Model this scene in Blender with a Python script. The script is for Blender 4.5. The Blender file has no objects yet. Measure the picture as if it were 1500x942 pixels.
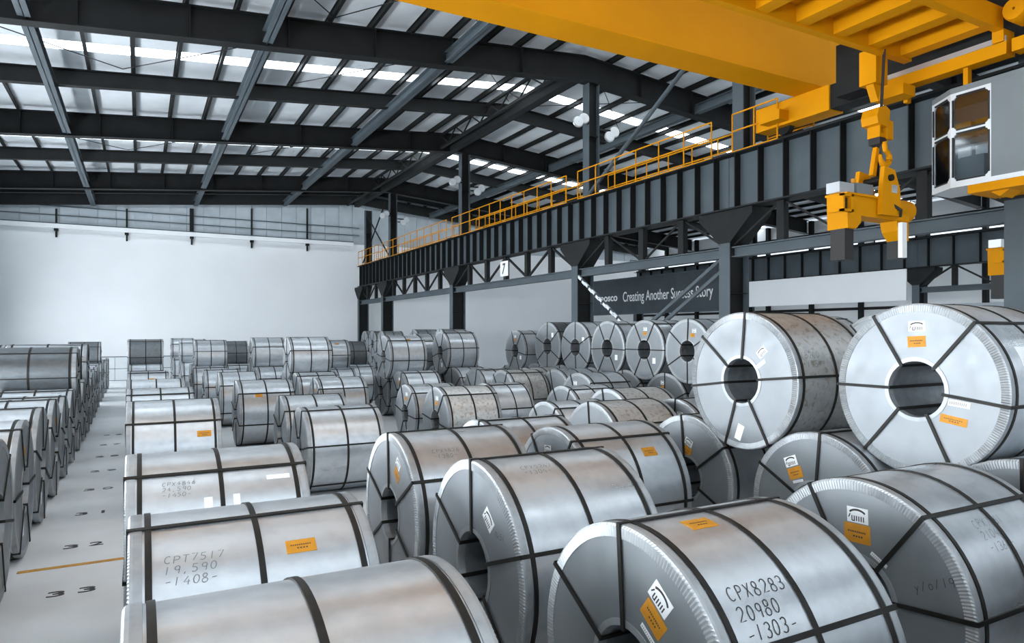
import bpy, math, random
from mathutils import Vector, Matrix
random.seed(7)
PI = math.pi
SC = bpy.context.scene
COL = SC.collection

# ------------------------------------------------------------------ camera
THETA = math.atan(0.545)
cam_d = bpy.data.cameras.new('camera')
cam_d.sensor_width = 36.0
cam_d.lens = 24.0
cam_d.shift_y = 16.0 / 1500.0
cam_d.clip_end = 300
cam = bpy.data.objects.new('camera', cam_d)
cam.location = (0, 0, 2.85)
cam.rotation_euler = (PI / 2, 0, -THETA)
COL.objects.link(cam)
SC.camera = cam

# ------------------------------------------------------------------ world, light, exposure
world = bpy.data.worlds.new('overcast_sky')
SC.world = world
world.use_nodes = True
bg = world.node_tree.nodes['Background']
bg.inputs['Color'].default_value = (0.80, 0.90, 1.0, 1)
bg.inputs['Strength'].default_value = 1.0
SC.view_settings.view_transform = 'Standard'
SC.view_settings.look = 'None'
SC.view_settings.gamma = 1.0
SC.view_settings.use_curve_mapping = False
SC.view_settings.exposure = -0.2
SKYLIGHT = 7.5
SIDE_WINDOW = 31.0
FRONT_WINDOW = 1.8
FAR_WINDOW = 1.6

# ------------------------------------------------------------------ materials
def srgb(r, g, b):
    f = lambda c: ((c / 255 + .055) / 1.055) ** 2.4 if c > 10 else c / 255 / 12.92
    return (f(r), f(g), f(b), 1)

def mat(name, col, rough=.6, metal=0.0, var=0.0, scale=3.0, stretch=(1, 1, 1), bump=0.0, col2=None, detail=4.0, spec=.5, lo=.35, hi=.7, rnd=True):
    m = bpy.data.materials.new(name)
    m.use_nodes = True
    nt = m.node_tree
    p = nt.nodes['Principled BSDF']
    p.inputs['Roughness'].default_value = rough
    p.inputs['Metallic'].default_value = metal
    p.inputs['Specular IOR Level'].default_value = spec
    if len(col) == 3: col = (*col, 1)
    if var == 0 and col2 is None and bump == 0:
        p.inputs['Base Color'].default_value = col
        return m
    tc = nt.nodes.new('ShaderNodeTexCoord')
    mp = nt.nodes.new('ShaderNodeMapping')
    mp.inputs['Scale'].default_value = stretch
    nt.links.new(tc.outputs['Object'], mp.inputs['Vector'])
    if rnd:
        oi = nt.nodes.new('ShaderNodeObjectInfo')
        mu = nt.nodes.new('ShaderNodeMath'); mu.operation = 'MULTIPLY'; mu.inputs[1].default_value = 37.0
        nt.links.new(oi.outputs['Random'], mu.inputs[0])
        nt.links.new(mu.outputs[0], mp.inputs['Location'])
    nz = nt.nodes.new('ShaderNodeTexNoise')
    nz.inputs['Scale'].default_value = scale
    nz.inputs['Detail'].default_value = detail
    nt.links.new(mp.outputs['Vector'], nz.inputs['Vector'])
    rp = nt.nodes.new('ShaderNodeValToRGB')
    rp.color_ramp.elements[0].position = lo
    rp.color_ramp.elements[1].position = hi
    c2 = col2 if col2 else tuple(min(1, c * (1 + var)) for c in col[:3])
    c1 = col if col2 else tuple(c * (1 - var) for c in col[:3])
    rp.color_ramp.elements[0].color = (*c1[:3], 1)
    rp.color_ramp.elements[1].color = (*c2[:3], 1)
    nt.links.new(nz.outputs['Fac'], rp.inputs['Fac'])
    nt.links.new(rp.outputs['Color'], p.inputs['Base Color'])
    if bump:
        bp = nt.nodes.new('ShaderNodeBump')
        bp.inputs['Strength'].default_value = bump
        bp.inputs['Distance'].default_value = .02
        nt.links.new(nz.outputs['Fac'], bp.inputs['Height'])
        nt.links.new(bp.outputs['Normal'], p.inputs['Normal'])
    return m

def steel(name, base, dark, rough, metal, rust=0.0, spangle=9.0):
    """galvanised sheet: long soft streaks along the axis, small blotches, optional rust dust"""
    m = bpy.data.materials.new(name); m.use_nodes = True
    nt = m.node_tree; N = nt.nodes; L = nt.links
    p = N['Principled BSDF']
    tc = N.new('ShaderNodeTexCoord'); oi = N.new('ShaderNodeObjectInfo')
    mu = N.new('ShaderNodeMath'); mu.operation = 'MULTIPLY'; mu.inputs[1].default_value = 53.0
    L.new(oi.outputs['Random'], mu.inputs[0])
    def noise(scale, stretch, detail):
        mp = N.new('ShaderNodeMapping'); mp.inputs['Scale'].default_value = stretch
        L.new(tc.outputs['Object'], mp.inputs['Vector']); L.new(mu.outputs[0], mp.inputs['Location'])
        nz = N.new('ShaderNodeTexNoise'); nz.inputs['Scale'].default_value = scale; nz.inputs['Detail'].default_value = detail
        L.new(mp.outputs['Vector'], nz.inputs['Vector']); return nz
    n1 = noise(3.0, (.35, 1.5, 1.5), 5); n2 = noise(spangle, (1, 1, 1), 6)
    mx = N.new('ShaderNodeMath'); mx.operation = 'ADD'
    L.new(n1.outputs['Fac'], mx.inputs[0]); L.new(n2.outputs['Fac'], mx.inputs[1])
    rp = N.new('ShaderNodeValToRGB'); e = rp.color_ramp.elements
    e[0].position = .36; e[0].color = (*dark, 1); e[1].position = .56; e[1].color = (*base, 1)
    hf = N.new('ShaderNodeMath'); hf.operation = 'MULTIPLY'; hf.inputs[1].default_value = .5
    L.new(mx.outputs[0], hf.inputs[0]); L.new(hf.outputs[0], rp.inputs['Fac'])
    out = rp.outputs['Color']
    if rust:
        n3 = noise(16.0, (1, 1, 1), 8)
        r2 = N.new('ShaderNodeValToRGB'); r2.color_ramp.elements[0].position = .52; r2.color_ramp.elements[1].position = .68
        L.new(n3.outputs['Fac'], r2.inputs['Fac'])
        ml = N.new('ShaderNodeMath'); ml.operation = 'MULTIPLY'; ml.inputs[1].default_value = rust
        L.new(r2.outputs['Color'], ml.inputs[0])
        mc = N.new('ShaderNodeMix'); mc.data_type = 'RGBA'
        L.new(ml.outputs[0], mc.inputs['Factor']); L.new(out, mc.inputs['A'])
        mc.inputs['B'].default_value = (.24, .13, .035, 1)
        out = mc.outputs['Result']
    # per coil value shift
    hs = N.new('ShaderNodeHueSaturation')
    mr = N.new('ShaderNodeMapRange'); mr.inputs['To Min'].default_value = .86; mr.inputs['To Max'].default_value = 1.1
    L.new(oi.outputs['Random'], mr.inputs['Value']); L.new(mr.outputs['Result'], hs.inputs['Value']); L.new(out, hs.inputs['Color'])
    L.new(hs.outputs['Color'], p.inputs['Base Color'])
    rr = N.new('ShaderNodeMapRange'); rr.inputs['From Min'].default_value = .3; rr.inputs['From Max'].default_value = .7
    rr.inputs['To Min'].default_value = rough - .07; rr.inputs['To Max'].default_value = rough + .1
    L.new(n1.outputs['Fac'], rr.inputs['Value']); L.new(rr.outputs['Result'], p.inputs['Roughness'])
    p.inputs['Metallic'].default_value = metal
    bp = N.new('ShaderNodeBump'); bp.inputs['Strength'].default_value = .12; bp.inputs['Distance'].default_value = .01
    L.new(n1.outputs['Fac'], bp.inputs['Height']); L.new(bp.outputs['Normal'], p.inputs['Normal'])
    return m

def glow(name, col, strength):
    m = bpy.data.materials.new(name); m.use_nodes = True
    nt = m.node_tree
    p = nt.nodes['Principled BSDF']
    p.inputs['Base Color'].default_value = (*col, 1)
    p.inputs['Emission Color'].default_value = (*col, 1)
    p.inputs['Emission Strength'].default_value = strength
    p.inputs['Roughness'].default_value = .6
    return m

M = dict(
    steel=steel('galvanised_steel', (.62, .665, .70), (.52, .56, .595), .34, .76),
    rusty=steel('dusty_steel', (.62, .63, .62), (.50, .52, .52), .40, .7, rust=.5),
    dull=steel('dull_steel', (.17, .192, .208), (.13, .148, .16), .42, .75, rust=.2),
    face=steel('coil_end_sheet', (.26, .283, .30), (.23, .253, .27), .45, .45, spangle=3.0),
    ring=steel('edge_ring_steel', (.38, .405, .42), (.30, .32, .335), .42, .55, spangle=14.0),
    strap=mat('black_steel_strap', (.014, .0135, .012), .5, .0, var=.3, scale=9, spec=.25),
    bore=steel('bore_steel', (.34, .37, .39), (.22, .24, .26), .42, .7),
    orange=mat('orange_label_paper', (.56, .235, .006), .6, var=.08, scale=20),
    tagwhite=mat('white_tag_paper', (.86, .89, .90), .6, var=.03, scale=12),
    ink=mat('black_ink', (.03, .032, .034), .7),
    pencil=mat('grey_marker_ink', (.16, .18, .19), .8),
    concrete=mat('painted_concrete', (.70, .73, .745), .42, var=.07, scale=1.2, stretch=(1, 1, 1), detail=8, rnd=False, lo=.3, hi=.72),
    roof=mat('roof_sheet_steel', (.74, .78, .81), .55, .1, var=.07, scale=.9, rnd=True),
    white=mat('white_wall_panel', (.85, .88, .90), .55, var=.02, scale=.4, rnd=False),
    clad=mat('grey_cladding', (.42, .48, .52), .5, var=.08, scale=1.3),
    dado=mat('grey_dado', (.50, .54, .56), .6, var=.05, scale=1.0),
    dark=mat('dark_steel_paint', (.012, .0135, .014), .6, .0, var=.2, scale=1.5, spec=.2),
    slate=mat('slate_steel_paint', (.075, .095, .108), .55, .0, var=.10, scale=1.2, spec=.25),
    yellow=mat('crane_yellow_paint', (.66, .27, .002), .55, 0, var=.04, scale=.8, spec=.08),
    cabgrey=mat("cab_grey_paint", (.17, .20, .215), .45, 0, var=.05, scale=1.4),
    cabwhite=mat('cab_white_frame', (.72, .77, .80), .4, 0, var=.03, scale=3),
    black=mat('black_rubber', (.012, .012, .012), .6),
    hazard=mat('white_stripe_paint', (.75, .80, .83), .5),
    yline=mat('yellow_floor_paint', (.55, .27, .02), .6, var=.2, scale=14, rnd=False),
    banner=mat('banner_fabric', (.055, .070, .082), .75, var=.12, scale=1.0),
    lampwhite=mat('lamp_white', (.80, .84, .86), .35, .2),
    silver=mat('bare_aluminium', (.60, .64, .67), .35, .7),
    skylight=glow('daylit_skylight_sheet', (.88, .945, 1.0), SKYLIGHT),
    sidewin=glow('daylit_side_window', (.89, .945, 1.0), SIDE_WINDOW),
    frontwin=glow('daylit_front_window', (.89, .945, 1.0), FRONT_WINDOW),
    farwin=glow('daylit_far_window', (.80, .90, 1.0), FAR_WINDOW),
)
def glass():
    m = bpy.data.materials.new('cab_glass'); m.use_nodes = True
    nt = m.node_tree; nt.nodes.clear()
    o = nt.nodes.new('ShaderNodeOutputMaterial'); mx = nt.nodes.new('ShaderNodeMixShader')
    t = nt.nodes.new('ShaderNodeBsdfTransparent'); t.inputs['Color'].default_value = (.72, .76, .78, 1)
    g = nt.nodes.new('ShaderNodeBsdfGlossy'); g.inputs['Roughness'].default_value = .05
    mx.inputs[0].default_value = .10
    nt.links.new(t.outputs[0], mx.inputs[1]); nt.links.new(g.outputs[0], mx.inputs[2]); nt.links.new(mx.outputs[0], o.inputs[0])
    return m
M['glass'] = glass()

# ------------------------------------------------------------------ helpers
class MB:
    def __init__(s): s.v = []; s.f = []; s.sm = []
    def quad_strip(s): pass
    def box(s, a, b):
        x0, y0, z0 = a; x1, y1, z1 = b
        if x0 > x1: x0, x1 = x1, x0
        if y0 > y1: y0, y1 = y1, y0
        if z0 > z1: z0, z1 = z1, z0
        n = len(s.v)
        s.v += [(x0,y0,z0),(x1,y0,z0),(x1,y1,z0),(x0,y1,z0),(x0,y0,z1),(x1,y0,z1),(x1,y1,z1),(x0,y1,z1)]
        for q in ((0,3,2,1),(4,5,6,7),(0,1,5,4),(1,2,6,5),(2,3,7,6),(3,0,4,7)): s.f.append(tuple(n+i for i in q)); s.sm.append(False)
        return s
    def bar(s, p, q, w, h, up=(0, 0, 1)):
        p, q = Vector(p), Vector(q); d = (q - p).normalized(); up = Vector(up)
        if abs(d.dot(up)) > .98: up = Vector((1, 0, 0))
        r = d.cross(up).normalized() * (w / 2); u = r.cross(d).normalized() * (h / 2)
        n = len(s.v)
        for c in (p, q):
            for a, b in ((-1,-1),(1,-1),(1,1),(-1,1)): s.v.append(tuple(c + r * a + u * b))
        for f in ((0,1,2,3),(7,6,5,4),(0,4,5,1),(1,5,6,2),(2,6,7,3),(3,7,4,0)): s.f.append(tuple(n+i for i in f)); s.sm.append(False)
        return s
    def tube(s, pts, r, n=10, cap=True):
        pts = [Vector(p) for p in pts]; rings = []
        for i, p in enumerate(pts):
            d = (pts[min(i+1, len(pts)-1)] - pts[max(i-1, 0)]).normalized()
            a = d.cross(Vector((0,0,1))) if abs(d.z) < .95 else d.cross(Vector((1,0,0)))
            a.normalize(); b = a.cross(d).normalized()
            rr = r[i] if isinstance(r, (list, tuple)) else r
            base = len(s.v)
            for k in range(n):
                t = 2*PI*k/n; s.v.append(tuple(p + (a*math.cos(t) + b*math.sin(t))*rr))
            rings.append(base)
        for i in range(len(rings)-1):
            for k in range(n):
                k2 = (k+1) % n
                s.f.append((rings[i]+k, rings[i+1]+k, rings[i+1]+k2, rings[i]+k2)); s.sm.append(True)
        if cap:
            s.f.append(tuple(rings[0]+k for k in range(n))); s.sm.append(False)
            s.f.append(tuple(rings[-1]+k for k in reversed(range(n)))); s.sm.append(False)
        return s
    def prism(s, poly, axis, a, b):
        """poly: 2-D points; axis 'x': (y,z), 'y': (x,z), 'z': (x,y); extruded from a to b"""
        def P(u, v, w): return {'x': (w,u,v), 'y': (u,w,v), 'z': (u,v,w)}[axis]
        n = len(s.v); k = len(poly)
        s.v += [P(u, v, a) for u, v in poly] + [P(u, v, b) for u, v in poly]
        s.f.append(tuple(n+i for i in range(k))); s.sm.append(False)
        s.f.append(tuple(n+k+i for i in reversed(range(k)))); s.sm.append(False)
        for i in range(k):
            j = (i+1) % k; s.f.append((n+i, n+k+i, n+k+j, n+j)); s.sm.append(False)
        return s
    def lathe_x(s, prof, n, closed=True, smooth=True, wob=None):
        """prof: (x, r) list revolved round the X axis"""
        base = len(s.v); k = len(prof)
        for j in range(n):
            t = 2*PI*j/n
            for i, (x, r) in enumerate(prof):
                dx, dr = wob(i, j) if wob else (0, 0)
                s.v.append((x+dx, -(r+dr)*math.sin(t), (r+dr)*math.cos(t)))
        rng = k if closed else k-1
        for j in range(n):
            j2 = (j+1) % n
            for i in range(rng):
                i2 = (i+1) % k
                s.f.append((base+j*k+i, base+j*k+i2, base+j2*k+i2, base+j2*k+i)); s.sm.append(smooth)
        return s
    def ball(s, c, r, n=12, m=8):
        base = len(s.v)
        for i in range(m+1):
            ph = PI*i/m
            for k in range(n):
                t = 2*PI*k/n; s.v.append((c[0]+r*math.sin(ph)*math.cos(t), c[1]+r*math.sin(ph)*math.sin(t), c[2]+r*math.cos(ph)))
        for i in range(m):
            for k in range(n):
                k2 = (k+1) % n; s.f.append((base+i*n+k, base+(i+1)*n+k, base+(i+1)*n+k2, base+i*n+k2)); s.sm.append(True)
        return s
    def mesh(s, name, m):
        me = bpy.data.meshes.new(name); me.from_pydata(s.v, [], s.f)
        me.polygons.foreach_set('use_smooth', s.sm)
        me.materials.append(M[m]); me.update()
        if any(s.sm): me.set_sharp_from_angle(angle=math.radians(32))
        return me
    def build(s, name, m, parent=None, loc=None):
        return put(name, s.mesh(name, m), parent, loc)

def put(name, me, parent=None, loc=None):
    o = bpy.data.objects.new(name, me); COL.objects.link(o)
    if parent is not None: o.parent = parent
    if loc is not None: o.location = loc
    return o
def thing(name, loc, label, cat, group=None):
    o = bpy.data.objects.new(name, None); COL.objects.link(o); o.location = loc; o.empty_display_size = .2
    return tag(o, label, cat, group)
def tag(o, label, cat, group=None):
    o['label'] = label; o['category'] = cat
    if group: o['group'] = group
    return o
def struct(o): o['kind'] = 'structure'; return o
def shifted(mb, loc):
    mb.v = [(x-loc[0], y-loc[1], z-loc[2]) for x, y, z in mb.v]; return mb
def part(mb, name, m, root):
    """a part given in world coordinates, moved into its thing's frame"""
    return shifted(mb, root.location).build(name, m, root)
def text_mesh(txt, size, m, name, fit=None, shear=0, bold=0.0):
    cu = bpy.data.curves.new(name, 'FONT'); cu.body = txt; cu.size = size; cu.align_x = 'CENTER'; cu.align_y = 'CENTER'; cu.shear = shear
    cu.extrude = .004; cu.offset = bold
    o = bpy.data.objects.new(name, cu); COL.objects.link(o)
    dg = bpy.context.evaluated_depsgraph_get(); dg.update()
    me = bpy.data.meshes.new_from_object(o.evaluated_get(dg))
    bpy.data.objects.remove(o); bpy.data.curves.remove(cu)
    me.materials.clear(); me.materials.append(M[m])
    xs = [v.co.x for v in me.vertices]; ys = [v.co.y for v in me.vertices]
    if fit:
        sx = fit[0]/(max(xs)-min(xs)); sy = fit[1]/(max(ys)-min(ys))
        cx = (max(xs)+min(xs))/2; cy = (max(ys)+min(ys))/2
        for v in me.vertices: v.co.x = (v.co.x-cx)*sx; v.co.y = (v.co.y-cy)*sy
    me.name = name
    return me
ORD = ['first','second','third','fourth','fifth','sixth','seventh','eighth','ninth','tenth','eleventh','twelfth','thirteenth','fourteenth','fifteenth','sixteenth','seventeenth','eighteenth','nineteenth','twentieth']

# ------------------------------------------------------------------ building dimensions
XL, XC, X2, XR = -7.3, 14.2, 35.0, 41.0        # left wall, column line under the ridge, far column line, right wall
YB, YF = 49.6, -6.0                            # back wall, front edge of the roof
COLY = [6.45, 13.43, 20.67, 31.85, 43.1]       # column positions along the line
SL = .088
def zb(x): return 12.0 - SL * abs(x - XC)      # underside of the main rafters
def zt(x): return zb(x) + .92                  # top of the rafters
def zr(x): return zt(x) + .22                  # roof sheet

# floor
fl = struct(MB().box((XL, -16, -.2), (XR, YB + .2, 0)).build('floor', 'concrete'))
MB().box((-1.28, 9.86, .0), (6.2, 9.95, .004)).build('painted_line', 'yline', fl)
for i, (n, fade) in enumerate([('33', 'ink'), ('32', 'ink'), ('31', 'ink'), ('30', 'pencil'), ('29', 'pencil'), ('28', 'pencil'), ('27', 'pencil'), ('26', 'pencil')]):
    for k, ch in enumerate(n):
        me = text_mesh(ch, .3, fade, 'floor_digit', fit=(.165 if ch != '1' else .045, .16), bold=.0)
        put('floor_digit', me, fl, (-.66 - .145 + .29 * k, 8.9 + 1.87 * i, .002))

# ceiling: sheets, skylight strips, purlins
ceil = bpy.data.objects.new('ceiling', None); COL.objects.link(ceil); struct(ceil)
SKY = [(-1.5, -.4), (6.5, 7.6), (17.0, 18.1), (24.7, 25.45), (35.9, 36.7), (46.3, 47.3)]
cuts = [YF]
for a, b in SKY: cuts += [a, b]
cuts.append(YB + .3)
for i in range(len(cuts) - 1):
    y0, y1 = cuts[i], cuts[i+1]; sk = i % 2 == 1
    for xa, xb in ((XL - .3, XC), (XC, XR + .3)):
        MB().prism([(xa, zr(xa)), (xb, zr(xb)), (xb, zr(xb) + .06), (xa, zr(xa) + .06)], 'y', y0, y1).build('skylight_panel' if sk else 'roof_sheet', 'skylight' if sk else 'roof', ceil)
px = XL + .6
pm = None
while px < XR:
    if abs(px - XC) > .3:
        z = zt(px)
        if pm is None:
            mb = MB(); mb.box((-.025, YF + .1, .04), (.025, YB + .1, .215)); mb.box((-.025, YF + .1, .04), (.07, YB + .1, .055)); mb.box((-.07, YF + .1, .20), (.025, YB + .1, .215))
            pm = mb.mesh('purlin', 'dark')
        put('purlin', pm, ceil, (px, 0, z))
    px += 1.3

# sag rods criss-crossing under the purlins
for (x0, y0, x1, y1) in [(-6, 21, -.5, 26), (-.5, 26, 5, 21), (5, 26, 10, 21), (10, 21, 14, 26), (-6, 32, -.5, 37.4), (-.5, 37.4, 5, 32), (5, 37.4, 10, 32), (0, 14, 5, 20), (5, 14, 0, 20), (5, 20, 10, 14), (5, 14, 10, 20), (15, 21, 20, 26), (20, 21, 15, 26)]:
    MB().tube([(x0, y0, zt(x0) - .06), (x1, y1, zt(x1) - .06)], .016, 6).build('sag_rod', 'dark', ceil)

# main rafters and lighter rafters between
def rafter(y, depth, fw, name, label, group):
    t = thing(name, (XC, y, zb(XC)), label, 'rafter', group)
    lo = lambda x: zt(x) - depth
    hx = [XL, XC, XR]
    for xa, xb in ((XL + .01, XC), (XC, XR - .32)):
        sgn = 1 if xa == XL else -1
        part(MB().prism([(xa, lo(xa)), (xb, lo(xb)), (xb, zt(xb)), (xa, zt(xa))], 'y', y - .012, y + .012), 'web', 'dark', t)
        part(MB().prism([(xa, lo(xa)), (xb, lo(xb)), (xb, lo(xb) + .03), (xa, lo(xa) + .03)], 'y', y - fw, y + fw), 'bottom_flange', 'dark', t)
        part(MB().prism([(xa, zt(xa) - .03), (xb, zt(xb) - .03), (xb, zt(xb)), (xa, zt(xa))], 'y', y - fw, y + fw), 'top_flange', 'dark', t)
    if depth > .8:
        n = 0
        for k in range(-7, 10):
            x = XC + k * 2.6
            if XL + .2 < x < XR - .2 and k:
                part(MB().box((x - .01, y - fw * .9, lo(x) + .03), (x + .01, y + fw * .9, zt(x) - .03)), 'web_stiffener', 'dark', t)
    return t
names = {6.45: 'nearest the camera above the crane', 13.43: 'hidden behind the yellow crane girder', 20.67: 'crossing the top left of the picture', 31.85: 'meeting the second column from the back', 43.1: 'low in the ceiling near the back wall'}
for y in COLY: rafter(y, .92, .2, 'roof_rafter', 'deep dark steel roof rafter ' + names[y], 'main roof rafters')
rafter(YB - .25, .7, .15, 'roof_rafter', 'dark steel rafter running along the top of the back gable wall', 'main roof rafters')
for y, w in ((26.65, 'just behind the bright near skylight strip'), (37.9, 'between the two far deep rafters'), (46.3, 'closest to the back wall')):
    rafter(y, .55, .13, 'intermediate_rafter', 'slimmer dark intermediate rafter ' + w, 'intermediate rafters')

# jack beams running from rafter to rafter
bays = [(COLY[i], COLY[i+1]) for i in range(1, len(COLY) - 1)] + [(COLY[-1], YB - .3)]
wx = {-2.5: 'left of the aisle', 3.2: 'above the aisle side rows', 8.8: 'above the middle rows', 19.6: 'just right of the ridge', 25.5: 'in the middle of the right bay'}
wb = ['above the crane', 'in the near bay', 'in the middle bay', 'in the last bay by the back wall']
for x, w in wx.items():
    for b, (ya, yb) in enumerate(bays):
        t = thing('jack_beam', (x, (ya + yb) / 2, zb(x) + .08), 'grey steel beam between rafters %s, %s' % (wb[b], w), 'beam', 'beams between rafters')
        z = zb(x) + .08
        part(MB().box((x - .012, ya + .05, z), (x + .012, yb - .05, z + .34)), 'web', 'slate', t)
        part(MB().box((x - .14, ya + .22, z), (x + .14, yb - .22, z + .025)), 'bottom_flange', 'slate', t)
        part(MB().box((x - .14, ya + .22, z + .32), (x + .14, yb - .22, z + .34)), 'top_flange', 'slate', t)
# lattice ridge truss beside the ridge
for b, (ya, yb) in enumerate(bays[1:]):
    x = XC - 1.0; z = zb(x) + .1
    t = thing('ridge_lattice', (x, (ya + yb) / 2, z), 'dark zigzag lattice girder at the ridge ' + wb[b + 1], 'truss', 'ridge lattice girders')
    part(MB().box((x - .07, ya + .22, z), (x + .07, yb - .22, z + .1)), 'chord', 'dark', t)
    part(MB().box((x - .07, ya + .22, z + .62), (x + .07, yb - .22, z + .72)), 'chord', 'dark', t)
    n = max(4, int((yb - ya) / .9)); st = (yb - ya - .5) / n
    for k in range(n):
        y = ya + .25 + k * st
        part(MB().bar((x, y, z + (.1 if k % 2 else .62)), (x, y + st, z + (.62 if k % 2 else .1)), .05, .05), 'lattice_bar', 'dark', t)
    xx = XC - .35
    part(MB().box((xx - .16, ya + .22, z - .05), (xx + .16, yb - .22, z + .5)), 'ridge_beam', 'dark', t)

# back wall
wbk = struct(MB().box((XL, YB, 0), (XR, YB + .2, 9.32)).build('wall_back', 'white'))
MB().prism([(XL, 9.32), (XR, 9.32), (XR, zr(XR)), (XC, zr(XC)), (XL, zr(XL))], 'y', YB + .12, YB + .2).build('gable_backing', 'clad', wbk)
MB().box((XL, YB - .28, 9.15), (XC - .5, YB - .005, 9.42)).build('ledge_beam', 'white', wbk)
MB().box((XL, YB - .3, 9.43), (XC - .5, YB - .22, 9.47)).build('ledge_lip', 'slate', wbk)
k = -4
bx = -4.45
while bx < XC - 1:
    MB().box((bx - .05, YB - .12, 8.62), (bx + .05, YB - .005, 9.05)).box((bx - .11, YB - .24, 9.0), (bx + .11, YB - .005, 9.14)).build('bracket', 'dark', wbk)
    w = .12 if abs(bx - 3.0) < .4 else .05
    MB().box((bx - w, YB - .14, 9.48), (bx + w, YB - .005, zb(bx) - .02)).build('post', 'dark', wbk)
    bx += 3.72
cx = XL
while cx < XR:
    x1 = min(cx + 1.0, XR)
    MB().prism([(cx + .012, 9.33), (x1 - .012, 9.33), (x1 - .012, zt(x1 - .012)), (cx + .012, zt(cx + .012))], 'y', YB + .02 + .02 * (int(round(cx - XL)) % 2), YB + .12).build('cladding_panel', 'clad', wbk)
    cx += 1.0
for z in (9.95, 10.5):
    MB().box((XL, YB - .06, z), (XC, YB - .005, z + .05)).build('girt', 'slate', wbk)

# low wall in front of the back wall: two courses of panels with dark joints
tr = bpy.data.objects.new('trim_1', None); COL.objects.link(tr); struct(tr); tr.location = (2, 46.6, 0)
pmesh = MB().box((-1.49, -.06, 0), (1.49, .06, .66)).mesh('dado_panel', 'dado')
x = XL + 1.5
while x < XC - 1.2:
    for z in (.03, .72): put('dado_panel', pmesh, tr, (x - 2, 0, z))
    x += 3.0
MB().box((XL - 2 + .1, .01, 0), (XC - 1.5 - 2, .05, 1.37)).build('dado_backing', 'dark', tr)
MB().box((XL - 2 + .1, -.08, 1.385), (XC - 1.5 - 2, .08, 1.43)).build('dado_cap', 'slate', tr)

wf = struct(MB().box((XL, YF - .2, 0), (XR, YF, 6.8)).build('wall_front', 'white'))
MB().prism([(XL, 10.1), (XR, 10.1), (XR, zr(XR)), (XC, zr(XC)), (XL, zr(XL))], 'y', YF - .2, YF).build('gable_cladding', 'clad', wf)
x = XL; i = 60
while x < XR - 1:
    x1 = min(x + 6.0, XR)
    w = bpy.data.objects.new('window_%d' % i, None); COL.objects.link(w); w.location = ((x + x1) / 2, YF - .1, 6.8); struct(w)
    part(MB().box((x + .1, YF - .12, 6.88), (x1 - .1, YF - .10, 10.02)), 'pane', 'frontwin', w)
    part(MB().box((x, YF - .16, 6.8), (x + .1, YF - .02, 10.1)).box((x1 - .1, YF - .16, 6.8), (x1, YF - .02, 10.1)).box((x + .1, YF - .16, 6.8), (x1 - .1, YF - .02, 6.88)).box((x + .1, YF - .16, 10.02), (x1 - .1, YF - .02, 10.1)), 'frame', 'slate', w)
    for j in range(1, 4):
        xx = x + (x1 - x) * j / 4
        part(MB().box((xx - .03, YF - .14, 6.88), (xx + .03, YF - .04, 10.02)), 'mullion', 'slate', w)
    x = x1; i += 1
# left wall with a band of daylit windows
SZ0, SZ1 = 1.9, 3.9
wl = struct(MB().box((XL - .2, YF, 0), (XL, YB + .2, SZ0)).build('wall_left', 'white'))
MB().box((XL - .2, YF, SZ1), (XL, YB + .2, zt(XL))).build('upper_cladding', 'clad', wl)
MB().box((XL - .2, 44.0, SZ0), (XL, YB + .2, SZ1)).build('wall_infill', 'white', wl)
y = YF; i = 0
while y < 43:
    y1 = min(y + 6.25, 44.0)
    w = bpy.data.objects.new('window_%d' % (i + 1), None); COL.objects.link(w); w.location = (XL - .1, (y + y1) / 2, SZ0); struct(w)
    part(MB().box((XL - .12, y + .1, SZ0 + .08), (XL - .10, y1 - .1, SZ1 - .08)), 'pane', 'sidewin', w)
    mb = MB().box((XL - .16, y, SZ0), (XL - .02, y + .1, SZ1)).box((XL - .16, y1 - .1, SZ0), (XL - .02, y1, SZ1)).box((XL - .16, y + .1, SZ0), (XL - .02, y1 - .1, SZ0 + .08)).box((XL - .16, y + .1, SZ1 - .08), (XL - .02, y1 - .1, SZ1))
    part(mb, 'frame', 'slate', w)
    for j in range(1, 4):
        yy = y + (y1 - y) * j / 4
        part(MB().box((XL - .14, yy - .03, SZ0 + .08), (XL - .04, yy + .03, SZ1 - .08)), 'mullion', 'slate', w)
    y = y1; i += 1
nwin = i

# right wall beyond the far columns
wr = struct(MB().box((XR, YF, 0), (XR + .2, YB + .2, zt(XR))).build('wall_right', 'white'))
for z in (4.3, 7.2, 8.3, 9.5):
    MB().box((XR - .12, YF, z), (XR - .005, YB, z + .18)).build('girt', 'dark', wr)
y = 2.0
while y < YB:
    MB().box((XR - .3, y - .12, 0), (XR - .005, y + .12, zt(XR))).build('wall_post', 'dark', wr)
    y += 3.7
for j in range(4):
    ya = 6 + j * 11
    w = bpy.data.objects.new('window_%d' % (nwin + j + 1), None); COL.objects.link(w); w.location = (XR - .05, ya + 5, 8.5); struct(w)
    part(MB().box((XR - .03, ya, 8.52), (XR - .006, ya + 10, 9.45)), 'pane', 'farwin', w)
    part(MB().box((XR - .05, ya - .1, 8.48), (XR - .03, ya, 9.49)).box((XR - .05, ya + 10, 8.48), (XR - .03, ya + 10.1, 9.49)), 'frame', 'dark', w)

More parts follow.
